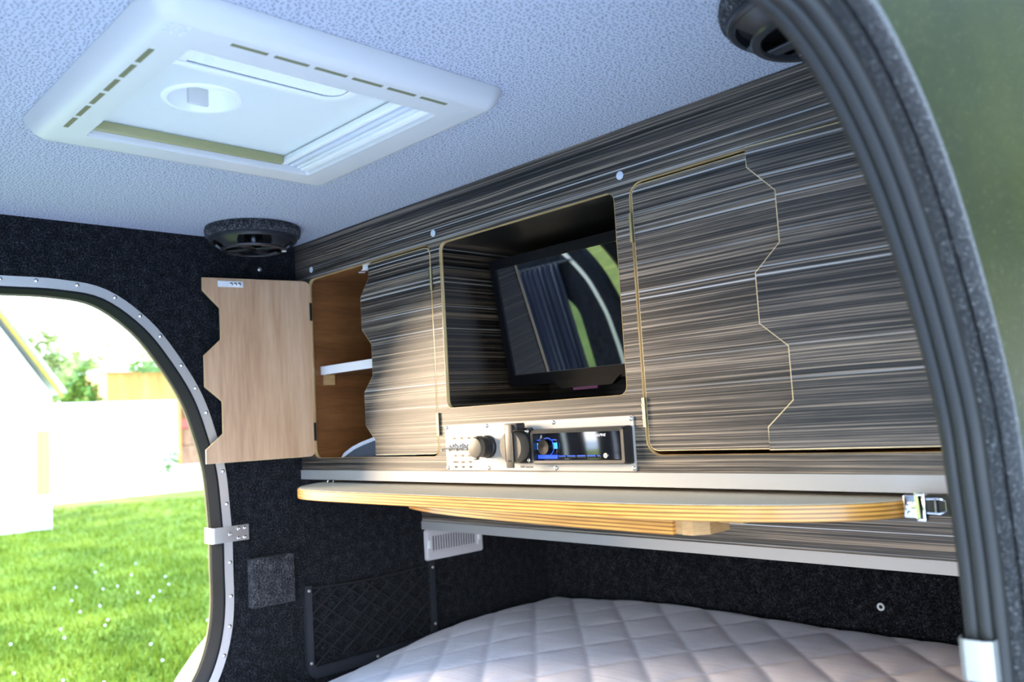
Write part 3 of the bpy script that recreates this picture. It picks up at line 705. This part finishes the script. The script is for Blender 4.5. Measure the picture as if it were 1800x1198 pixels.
# net pocket
npk = thing('net_pocket', 'black net pocket in a U shaped plastic frame on the far wall', 'net pocket', (0, .165, -.426))
oy0, oy1, oz0, oz1 = -.008, .338, -.428, -.236
outer = [(oy0, oz1), (oy0, oz0+.026)]+[(oy0+.026-.026*math.cos(a), oz0+.026-.026*math.sin(a)) for a in (PI/8, PI/4, 3*PI/8)]+[(oy0+.026, oz0), (oy1-.026, oz0)]+[(oy1-.026+.026*math.sin(a), oz0+.026-.026*math.cos(a)) for a in (PI/8, PI/4, 3*PI/8)]+[(oy1, oz0+.026), (oy1, oz1), (oy1-.016, oz1), (oy1-.016, oz0+.030), (oy1-.022, oz0+.024), (oy0+.022, oz0+.024), (oy0+.016, oz0+.030), (oy0+.016, oz1)]
bm = nb(); plate(bm, 'x', .0003, .011, outer); bmesh.ops.bevel(bm, geom=[e for e in bm.edges if all(v.co.x > .01 for v in e.verts) and len(e.link_faces) == 2 and e.calc_face_angle(0) > .5], offset=.002, segments=2, affect='EDGES'); obj('frame', bm, 'frame', npk, True, 40)
bm = nb(); ny0, ny1, nz0, nz1 = oy0+.014, oy1-.014, oz0+.022, oz1-.006
for fam in (1, -1):
    for k in range(-9, 14):
        pts = []
        for s_ in range(15):
            yy = ny0+(ny1-ny0)*s_/14
            zz = nz0+fam*(yy-ny0)*.72+k*.036
            if nz0 <= zz <= nz1-.006*math.sin(PI*(yy-ny0)/(ny1-ny0)): pts.append((.006+.0010*math.sin(yy*90+k)+(0.001 if fam > 0 else 0), yy, zz))
        if len(pts) > 1: tube(bm, pts, .0021, 5)
obj('net', bm, 'cable', npk, True)
bm = nb(); tube(bm, [(.006, ny0+(ny1-ny0)*s_/10, nz1-.006*math.sin(PI*s_/10)) for s_ in range(11)], .0024, 8); obj('elastic_cord', bm, 'cable', npk, True)
for y, z in ((.0, -.246), (.0, -.394), (.330, -.250), (.330, -.380), (.165, -.417)):
    s_ = obj('screw', screw_bm(.0034, .0020, 'x', 1), 'steel', npk, True); s_.location = Vector((.0110, y, z))-wloc(npk)
# carpeted block
bm = nb(); box(bm, .0003, .024, -.1315, -.0385, -.2570, -.1605, .003, 3); tag(obj('carpet_block', bm, 'carpetbox', None, True), 'raised black carpet covered block beside the far door edging', 'block')
# latch keeper plate on the far door jamb
def keeper(parent, x, s):
    bm = nb(); yi = -.1875
    pr = [(yi-.0145, -.034), (yi-.0155, -.004), (yi-.0150, .0032), (yi-.010, .0046), (-.136, .0046), (-.130, .0046), (-.1275, .0046)]
    back = [(y+(.0018 if xx < .003 else 0), xx-(.0018 if xx > .003 else 0)) for y, xx in pr[::-1]]
    loft(bm, [[Vector((xx, y, z)) for y, xx in pr+back] for z in (-.1220, -.0915)], True, True, True)
    bmesh.ops.recalc_face_normals(bm, faces=bm.faces[:])
    return bm
kp = thing('latch_plate', 'brushed steel latch plate wrapped over the far door edging', 'latch plate', (.003, -.165, -.107))
obj('plate', keeper(kp, 0, 1), 'steel', kp, True)
for y, z in ((-.168, -.1065), (-.150, -.0975), (-.137, -.0975), (-.150, -.1160), (-.137, -.1160)):
    s_ = obj('rivet', screw_bm(.0036, .0020, 'x', 1), 'chrome', kp, True); s_.location = Vector((.0066, y, z))-wloc(kp)
# latch plate on the near door jamb
kq = thing('latch_plate', 'shiny steel latch clip on the near door seal above the mattress', 'latch plate', (1.39, -.235, -.115))
bm = nb(); pts = [(1.3755, -.225), (1.3765, -.2335), (1.381, -.2375), (1.396, -.2375), (1.4005, -.2350), (1.4015, -.226)]
loops = [[Vector((x, y, z)) for x, y in pts]+[Vector((x, y+.0014, z)) for x, y in pts[::-1]] for z in (-.128, -.0975)]
loft(bm, loops, True, True, True); obj('clip', bm, 'clipsteel', kq, True)
# small fixings in the carpet
bm = nb(); lathe(bm, [(.0046, .0003), (.0044, .003), (.0025, .0045), (.0001, .0048)], (0, -.085, .431), 'x', 14); tag(obj('screw_head', bm, 'steel', None, True), 'small screw head in black carpet below the far ceiling speaker', 'screw')
bm = nb(); lathe(bm, [(.0075, -.0003), (.0075, -.0022), (.0060, -.003), (.0038, -.0022), (.0034, -.0006), (.0001, -.0006)], (.896, YB, -.315), 'y', 20); tag(obj('eyelet', bm, 'whitepl', None, True), 'white ring eyelet in the black carpet end wall above the mattress', 'eyelet')

ey = bpy.data.objects['eyelet']
bm = nb(); lathe(bm, [(.0037, -.0012), (.0030, -.0018), (.0001, -.0018)], (.896, YB, -.315), 'y', 16); obj('screw', bm, 'dmetal', ey, True).location = (0, 0, 0)  # dark disc set in as the eyelet's shaded hole, not a fastener
# ================================================================= ceiling speakers
def speaker(cx, cy, rot, label):
    zc = ZC-.0003
    s = thing('ceiling_speaker', label, 'speaker', (cx, cy, zc), 'ceiling speakers')
    bm = nb(); lathe(bm, [(.090, zc), (.0915, zc-.008), (.090, zc-.0165), (.085, zc-.0195), (.079, zc-.0195), (.079, zc)], (cx, cy, 0), 'z', 56); obj('mounting_ring', bm, 'carpetbox', s, True, 60)
    bm = nb(); lathe(bm, [(.0835, zc-.0185), (.0845, zc-.0215), (.0835, zc-.0260), (.0800, zc-.0285), (.0760, zc-.0275), (.0745, zc-.0200)], (cx, cy, 0), 'z', 56); obj('rim', bm, 'spk', s, True)
    bm = nb(); lathe(bm, [(.074, zc-.0200), (.064, zc-.0185), (.045, zc-.012), (.020, zc-.008), (.0001, zc-.008)], (cx, cy, 0), 'z', 40); obj('cone', bm, 'cone', s, True)
    bm = nb(); lathe(bm, [(.0175, zc-.0075), (.0175, zc-.0300), (.0150, zc-.0345), (.0125, zc-.0310), (.006, zc-.0340), (.0001, zc-.0350)], (cx, cy, 0), 'z', 28); obj('tweeter', bm, 'blackgl', s, True)
    bm = nb()
    def pol(r, a, z): return Vector((cx+r*math.cos(a), cy+r*math.sin(a), z))
    for k in range(4):
        a0 = rot+k*PI/2; rows = []
        for r, z, hw in ((.0790, zc-.0275, .40), (.0700, zc-.0360, .30), (.0600, zc-.0425, .27), (.0520, zc-.0435, .34)):
            rows.append([pol(r, a0-hw+2*hw*i/6, z) for i in range(7)]+[pol(r-.003, a0+hw-2*hw*i/6, z+.003) for i in range(7)])
        loft(bm, rows, True, True, True)
    lathe(bm, [(.0625, zc-.0410), (.0610, zc-.0440), (.0540, zc-.0448), (.0520, zc-.0430), (.0540, zc-.0405), (.0625, zc-.0410)], (cx, cy, 0), 'z', 56)
    bmesh.ops.recalc_face_normals(bm, faces=bm.faces[:]); obj('basket', bm, 'spk', s, True, 30)
    for k in range(2):
        bm = nb(); m_ = Matrix.Translation((cx, cy, 0)) @ Matrix.Rotation(rot+.3+k*PI/2, 4, 'Z')
        box(bm, -.055, .055, -.0085, .0085, zc-.0425, zc-.0395, .001, 1, m_); obj('bridge', bm, 'spk', s)
    bm = nb(); m_ = Matrix.Translation((cx, cy, 0)) @ Matrix.Rotation(rot+.75, 4, 'Z')
    box(bm, .053, .062, -.005, .005, zc-.0462, zc-.0440, .0004, 1, m_); obj('badge', bm, 'steel', s)
    return s
speaker(.108, -.152, math.radians(20), 'round black ceiling speaker above the open tan cupboard door')
speaker(1.272, -.152, math.radians(65), 'round black ceiling speaker cut off by the near door seal')

# ================================================================= roof hatch
ht = thing('roof_hatch', 'square white roof hatch frame with blind set in the dotted ceiling', 'roof hatch', (.70, -.44, ZC-.0004))
hx0, hx1, hy0, hy1 = .484, .917, -.656, -.224; kx0, kx1, ky0, ky1 = .545, .850, -.597, -.287
zf = .465; zt0 = ZC-.0004
L0 = rr(hx0, hx1, hy0, hy1, .028, 7)
def lp(l_, z): return [Vector((x, y, z)) for x, y in l_]
bm = nb()
loft(bm, [lp(L0, zt0), lp(offset2(L0, -.001), zt0-.005), lp(offset2(L0, -.010), zf+.006), lp(offset2(L0, -.018), zf+.0008), lp(offset2(L0, -.024), zf), lp(rr(kx0, kx1, ky0, ky1, .006, 7), zf), lp(rr(kx0+.002, kx1-.002, ky0+.002, ky1-.002, .006, 7), zf+.004), lp(rr(kx0+.001, kx1-.001, ky0+.001, ky1-.001, .006, 7), .5190)], True)
obj('frame', bm, 'cream', ht, True, 30)
sl = [(.5655+i*.0455, .5655+i*.0455+.037) for i in range(6)]
for a, b in sl:
    bm = nb(); box(bm, a, b, -.6280, -.6225, zf-.0004, zf+.004); obj('vent_slot', bm, 'slot', ht)
for i in range(6):
    a = -.5700+i*.0462
    bm = nb(); box(bm, .8810, .8865, a, a+.0385, zf-.0004, zf+.004); obj('vent_slot', bm, 'slot', ht)
bm = nb()
for i in range(3):
    for j in range(3):
        lathe(bm, [(.0022, zf), (.0020, zf-.0006), (.0001, zf-.0006)], (.874+i*.0085, -.632+j*.0085, 0), 'z', 10)
obj('dimples', bm, 'capw', ht)
# blind sheet with a clear rounded cut-out
zs_ = .4860
CUT = rr(.778, .8475, -.5940, -.385, .018, 6)
bm = nb(); plate(bm, 'z', zs_, zs_+.0012, rr(kx0+.002, kx1-.002, ky0+.002, ky1-.002, .004), [CUT, [(.690+.0415*math.cos(2*PI*i/36), -.512+.0415*math.sin(2*PI*i/36)) for i in range(36)]]); bl = obj('blind', bm, 'blind', ht)
bm = nb(); c1 = offset2(CUT, .004); c2_ = offset2(CUT, .014)
loft(bm, [lp(CUT, zs_+.0010), lp(CUT, zs_-.0020), lp(c1, zs_-.0028), lp(c2_, zs_-.0010), lp(c2_, zs_+.0010)], True); obj('cutout_rim', bm, 'whitepl', bl, True)
bm = nb(); plate(bm, 'z', zs_+.0002, zs_+.0010, offset2(CUT, .002)); obj('window_pane', bm, 'tint', bl)  # pane added and tinted to dim the bright sky in the cut-out
bm = nb(); lathe(bm, [(.046, zs_-.0004), (.044, zs_-.0022), (.0395, zs_-.0024), (.0385, zs_-.0005), (.036, zs_+.012), (.030, zs_+.020), (.0001, zs_+.022)], (.690, -.512, 0), 'z', 40); hd = obj('finger_dish', bm, 'whitepl', bl, True)
bm = nb(); box(bm, .684, .690, -.5290, -.5040, zs_-.0080, zs_+.013, .0015, 2); obj('tab', bm, 'cream', hd, True)
bm = nb(); box(bm, .783, .8485, -.5805, -.5715, zs_-.0030, zs_+.0005, .0006); obj('strut', bm, 'whitepl', bl)
# cassette rails along the far side and an olive strip painted as the shaded gap along the low side
for k, (a, b, z0, z1, mt_) in enumerate(((-.3320, -.3230, .4740, .4840, 'whitepl'), (-.3205, -.3110, .4725, .4835, 'capw'), (-.3085, -.3050, .4710, .4830, 'whitepl'), (-.3030, -.2895, .4690, .4830, 'whitepl'), (-.3310, -.2905, .4775, .4850, 'railgap'))):
    bm = nb(); box(bm, kx0+.003, kx1-.003, a, b, z0, z1, .0022, 2); obj('cassette_rail', bm, mt_, ht, True)
bm = nb(); box(bm, kx0+.002, kx0+.0110, ky0+.004, -.333, .4730, .4850, .0012); obj('gap_shade', bm, 'olive', ht, True)
bm = nb(); loft(bm, [lp(rr(.530, .866, -.613, -.270, .03), .5178), lp(rr(.532, .864, -.611, -.272, .03), .545), lp(rr(.560, .836, -.583, -.300, .03), .556)], True, False, True); obj('dome', bm, 'clear', ht, True)

# ================================================================= far door, open (seen in the television glass)
dr = thing('cabin_door', 'open far door with carpet lining, window and navy curtain', 'door', (-.115, -1.065, -.48))
DP = [( -(.130+ (-.165-y)*1.0) if False else -.1345-(-(y)-.165), z) for y, z in HOLE_L]
DP = [(-.135-(y-(2*YM+.18)), z) for y, z in HOLE_L]
WIN = rr(-.80, -.318, -.30, .11, .10, 8)
bm = nb(); plate(bm, 'y', -1.092, -1.062, offset2(DP, .002), [WIN]); obj('panel', bm, 'carpet', dr)
bm = nb(); a_ = offset2(DP, -.048); b_2 = offset2(DP, -.064); plate(bm, 'y', -1.0618, -1.0595, a_, [b_2]); obj('aluminium_edging', bm, 'aluZ', dr)
bm = nb(); plate(bm, 'y', -1.080, -1.076, offset2(WIN, .004)); obj('window_pane', bm, 'clear', dr)
bm = nb(); tube(bm, [(-.292, -1.046, .222), (-.86, -1.046, .222)], .006, 10); obj('curtain_rod', bm, 'black', dr, True)
bm = nb(); rows = []
for z in (.228, .216, .205, .10, -.10, -.30, -.34):
    row = []
    for i in range(241):
        s_ = i/240; x = -.335-s_*.48
        amp = .0045 if z > .21 else .010
        row.append(Vector((x, -1.042+amp*(math.sin(s_*2*PI*19+.6*math.sin(s_*23))+.35*math.sin(s_*2*PI*43+z*3)), z)))
    rows.append(row)
loft(bm, rows, False); tag(obj('curtain', bm, 'curtain', None, True, 80), 'navy pleated curtain hanging on the open far door', 'curtain')

# ================================================================= outside
GZ = -1.12
bm = nb(); box(bm, -17.5, .6, -25, 60, GZ-.2, GZ); struct('ground', bm, 'grass', label='mown lawn outside the far door')
bm = nb(); box(bm, .6, 30, -25, 60, GZ-.2, GZ); struct('bounce_ground', bm, 'bounce_ground')  # unseen ground, added in grey to bounce neutral light into the cabin
bm = nb(); v = [bm.verts.new(p) for p in ((-17.5, -25, GZ+.005), (-17.5, 60, GZ+.005), (-34, 60, GZ+.55), (-34, -25, GZ+.55))]; bm.faces.new(v)
v = [bm.verts.new(p) for p in ((-17.5, -25, GZ-.2), (-17.5, 60, GZ-.2), (-34, 60, GZ-.2), (-34, -25, GZ-.2))]; bm.faces.new(v[::-1]); struct('driveway', bm, 'gravel', label='sunlit pale gravel yard beyond the lawn')
bm = nb()
rnd = random.Random(3)
for i in range(34000):
    r_ = 3.6+14.5*rnd.random()**1.25; az = math.radians(152.5+17*rnd.random()); x = CAM.x+r_*math.cos(az); y = CAM.y+r_*math.sin(az)
    if x < -17.4 or (x < -11.85 and y < 3.0): continue
    h = (.03+.05*rnd.random())*(1+.35*(noise.noise(Vector((x*1.5, y*1.5, 0))))); wd = .0035+.004*rnd.random(); a = rnd.random()*PI; lx, ly = rnd.uniform(-.035, .035), rnd.uniform(-.035, .035)
    dx, dy = wd*math.cos(a), wd*math.sin(a)
    bm.faces.new([bm.verts.new(p) for p in ((x-dx, y-dy, GZ), (x+dx, y+dy, GZ), (x+lx, y+ly, GZ+h))])
tag(obj('lawn_grass', bm, 'grass'), 'short green grass blades covering the lawn outside', 'grass', kind='stuff')
# clover flowers
bm = nb()
for i in range(36):
    r_ = 4.2+5*rnd.random(); az = math.radians(154+14*rnd.random()); bmesh.ops.create_icosphere(bm, subdivisions=1, radius=.007, matrix=Matrix.Translation((CAM.x+r_*math.cos(az), CAM.y+r_*math.sin(az), GZ+.05)))
tag(obj('clover_flowers', bm, 'shelfw'), 'tiny white clover flowers scattered in the lawn', 'flowers', kind='stuff')
# wheel fender
bm = nb(); rows = []
for k in range(25):
    a = math.radians(178-170*k/24); rows.append([Vector((x, .239+.55*math.cos(a)*s_, -.744+.55*math.sin(a)*s_)) for x, s_ in ((-.05, 1.0), (-.19, 1.0), (-.215, .985), (-.22, .93), (-.205, .955), (-.19, .972), (-.05, .972))])
loft(bm, rows, True, True, True); bmesh.ops.recalc_face_normals(bm, faces=bm.faces[:]); tag(obj('wheel_fender', bm, 'fender', None, True, 40), 'beige curved wheel fender outside the far door', 'fender')

def leaves(name, mat, parent, c, rad, n_, size, seed):
    r0 = random.Random(seed); bm = nb()
    for i in range(n_):
        while True:
            p = Vector((r0.uniform(-1, 1), r0.uniform(-1, 1), r0.uniform(-1, 1)))
            l_ = p.length
            if .45 < l_ < 1 and l_ < .78+.35*noise.noise(p*2.2+Vector((seed, 0, 0))): break
        p = Vector((c[0]+p.x*rad[0], c[1]+p.y*rad[1], c[2]+p.z*rad[2])); q = Matrix.Rotation(r0.random()*6.3, 3, 'Z') @ Matrix.Rotation(r0.uniform(-1.2, 1.2), 3, 'X')
        s_ = size*r0.uniform(.6, 1.3)
        bm.faces.new([bm.verts.new(p+q @ Vector(v_)) for v_ in ((-s_*.5, 0, 0), (0, -s_*.35, s_*.1), (s_*.5, 0, 0), (0, s_*.35, s_*.1))])
    return obj(name, bm, mat, parent)
def plant(name, label, cat, x, y, z0, h, rad, mat, n_, size, seed, group=None, trunk=.3):
    t = thing(name, label, cat, (x, y, z0), group)
    bm = nb(); tube(bm, [(x, y, z0), (x+.05, y, z0+h*trunk), (x, y+.05, z0+h*.75)], [.09*h/3, .07*h/3, .03*h/3], 8); obj('trunk', bm, 'bark', t, True)
    leaves('foliage', mat, t, (x, y, z0+h*(.5+trunk*.4)), (rad, rad, h*(.5-trunk*.25)), n_, size, seed); return t
def P(az, d): return CAM.x+d*az[0], CAM.y+d*az[1]
GR = GZ+.40
# white outbuilding with sloping verge
bt = thing('outbuilding', 'overexposed white gabled outbuilding with a yellow verge board', 'building', (-12.4, 1.6, GZ))
bm = nb(); loft(bm, [[Vector((x, y, z)) for y, z in ((-3.2, GZ), (2.85, GZ), (2.85, .83), (1.95, 2.15), (-.2, 5.2), (-3.2, 5.2))] for x in (-12.05, -15.5)], True, True, True); obj('wall', bm, 'wallwhite', bt)
bm = nb(); loft(bm, [[Vector((x, 2.98, .765)), Vector((x, 2.98, .815)), Vector((x, -.2, 5.50)), Vector((x, -.2, 5.43))] for x in (-11.95, -12.02)], True, True, True); obj('verge_board', bm, 'verge', bt)
bm = nb(); loft(bm, [[Vector((x, 3.04, .84)), Vector((x, 2.98, .88)), Vector((x, -.2, 5.60)), Vector((x, -.2, 5.53))] for x in (-11.93, -15.6)], True, True, True); obj('roof', bm, 'wallwhite', bt)
bm = nb(); box(bm, -11.99, -11.93, 2.63, 2.80, -.62, .30); tag(obj('gate_post', bm, 'post'), 'pale mossy post against the white outbuilding corner', 'post')
# shed with orange boards, wall, clutter
sx, sy = P((-.935, .355), 26)
sh_t = thing('shed', 'orange boarded shed beyond the white garden wall', 'shed', (sx, sy, GR))
bm = nb(); box(bm, sx-2, sx, 7.20, 12.5, 1.05, 1.98); obj('board_wall', bm, 'shed', sh_t)
for y in (9.05, 12.2):
    bm = nb(); box(bm, sx-.2, sx, y, y+.16, GR, 1.06); obj('post', bm, 'shed', sh_t)
bm = nb(); box(bm, sx-2.2, sx+.15, 7.0, 12.7, 1.98, 2.06); obj('roof', bm, 'wallwhite', sh_t)
bm = nb(); box(bm, sx-2, sx-1.9, 7.2, 12.5, GR, 1.06); obj('back_wall', bm, 'crate', sh_t)
bm = nb(); box(bm, sx+1.0, sx+1.3, 3.0, 8.55, GR-.2, 1.10); tag(obj('garden_wall', bm, 'wallwhite'), 'overexposed white garden wall in front of the orange shed', 'wall')
for i, (y, z, s_, m_, lb_) in enumerate(((9.35, GR, .55, 'crate', 'brown wooden crate lowest in the clutter under the shed'), (9.45, GR+.56, .48, 'crate', 'brown wooden crate on top of another under the shed'), (9.40, GR+1.05, .30, 'red', 'red box on the top crate under the orange shed'))):
    bm = nb(); box(bm, sx-.9, sx-.9+s_, y, y+s_, z, z+s_, .02)
    for k in range(3): box(bm, sx-.9+s_, sx-.89+s_, y+.02, y+s_-.02, z+s_*(.08+.32*k), z+s_*(.28+.32*k))
    tag(obj('crate', bm, m_), lb_, 'crate')
x, y = -22.75, 6.55; plant('hedge_bush', 'bright green bush left of the orange shed behind the garden wall', 'bush', x, y, GR-.2, 3.25, .62, 'leaf', 3000, .15, 11, None, .06)
x, y = P((-.938, .345), 25.2); plant('climbing_vine', 'green vine creeping over the orange shed roof', 'vine', x+.9, y+.6, 1.80, .42, 1.7, 'leaf', 1300, .12, 15, None, .05)
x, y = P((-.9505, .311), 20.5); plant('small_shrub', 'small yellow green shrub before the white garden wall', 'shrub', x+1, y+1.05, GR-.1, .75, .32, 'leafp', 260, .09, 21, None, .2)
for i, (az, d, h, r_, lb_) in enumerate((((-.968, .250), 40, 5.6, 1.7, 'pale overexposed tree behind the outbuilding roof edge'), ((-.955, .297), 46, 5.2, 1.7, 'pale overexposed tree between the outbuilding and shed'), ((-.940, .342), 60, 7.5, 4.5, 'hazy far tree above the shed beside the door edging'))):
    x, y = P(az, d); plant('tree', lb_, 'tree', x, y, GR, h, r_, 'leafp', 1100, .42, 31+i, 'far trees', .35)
# trees on the near side, mirrored in the green skin
for i, (x, y, h, r_) in enumerate(((2.9, 6.2, 5.5, 1.5), (3.9, 9.6, 7.5, 2.0), (5.6, 15.0, 9.0, 3.0))):
    plant('tree', ('small leafy tree just ahead of the green skin', 'leafy tree closest to the front of the cabin beside the green skin', 'tallest leafy tree far ahead of the green skin')[i], 'tree', x, y, GZ, h, r_, 'leafd', 3800, .40, 51+i, 'near trees', .12)
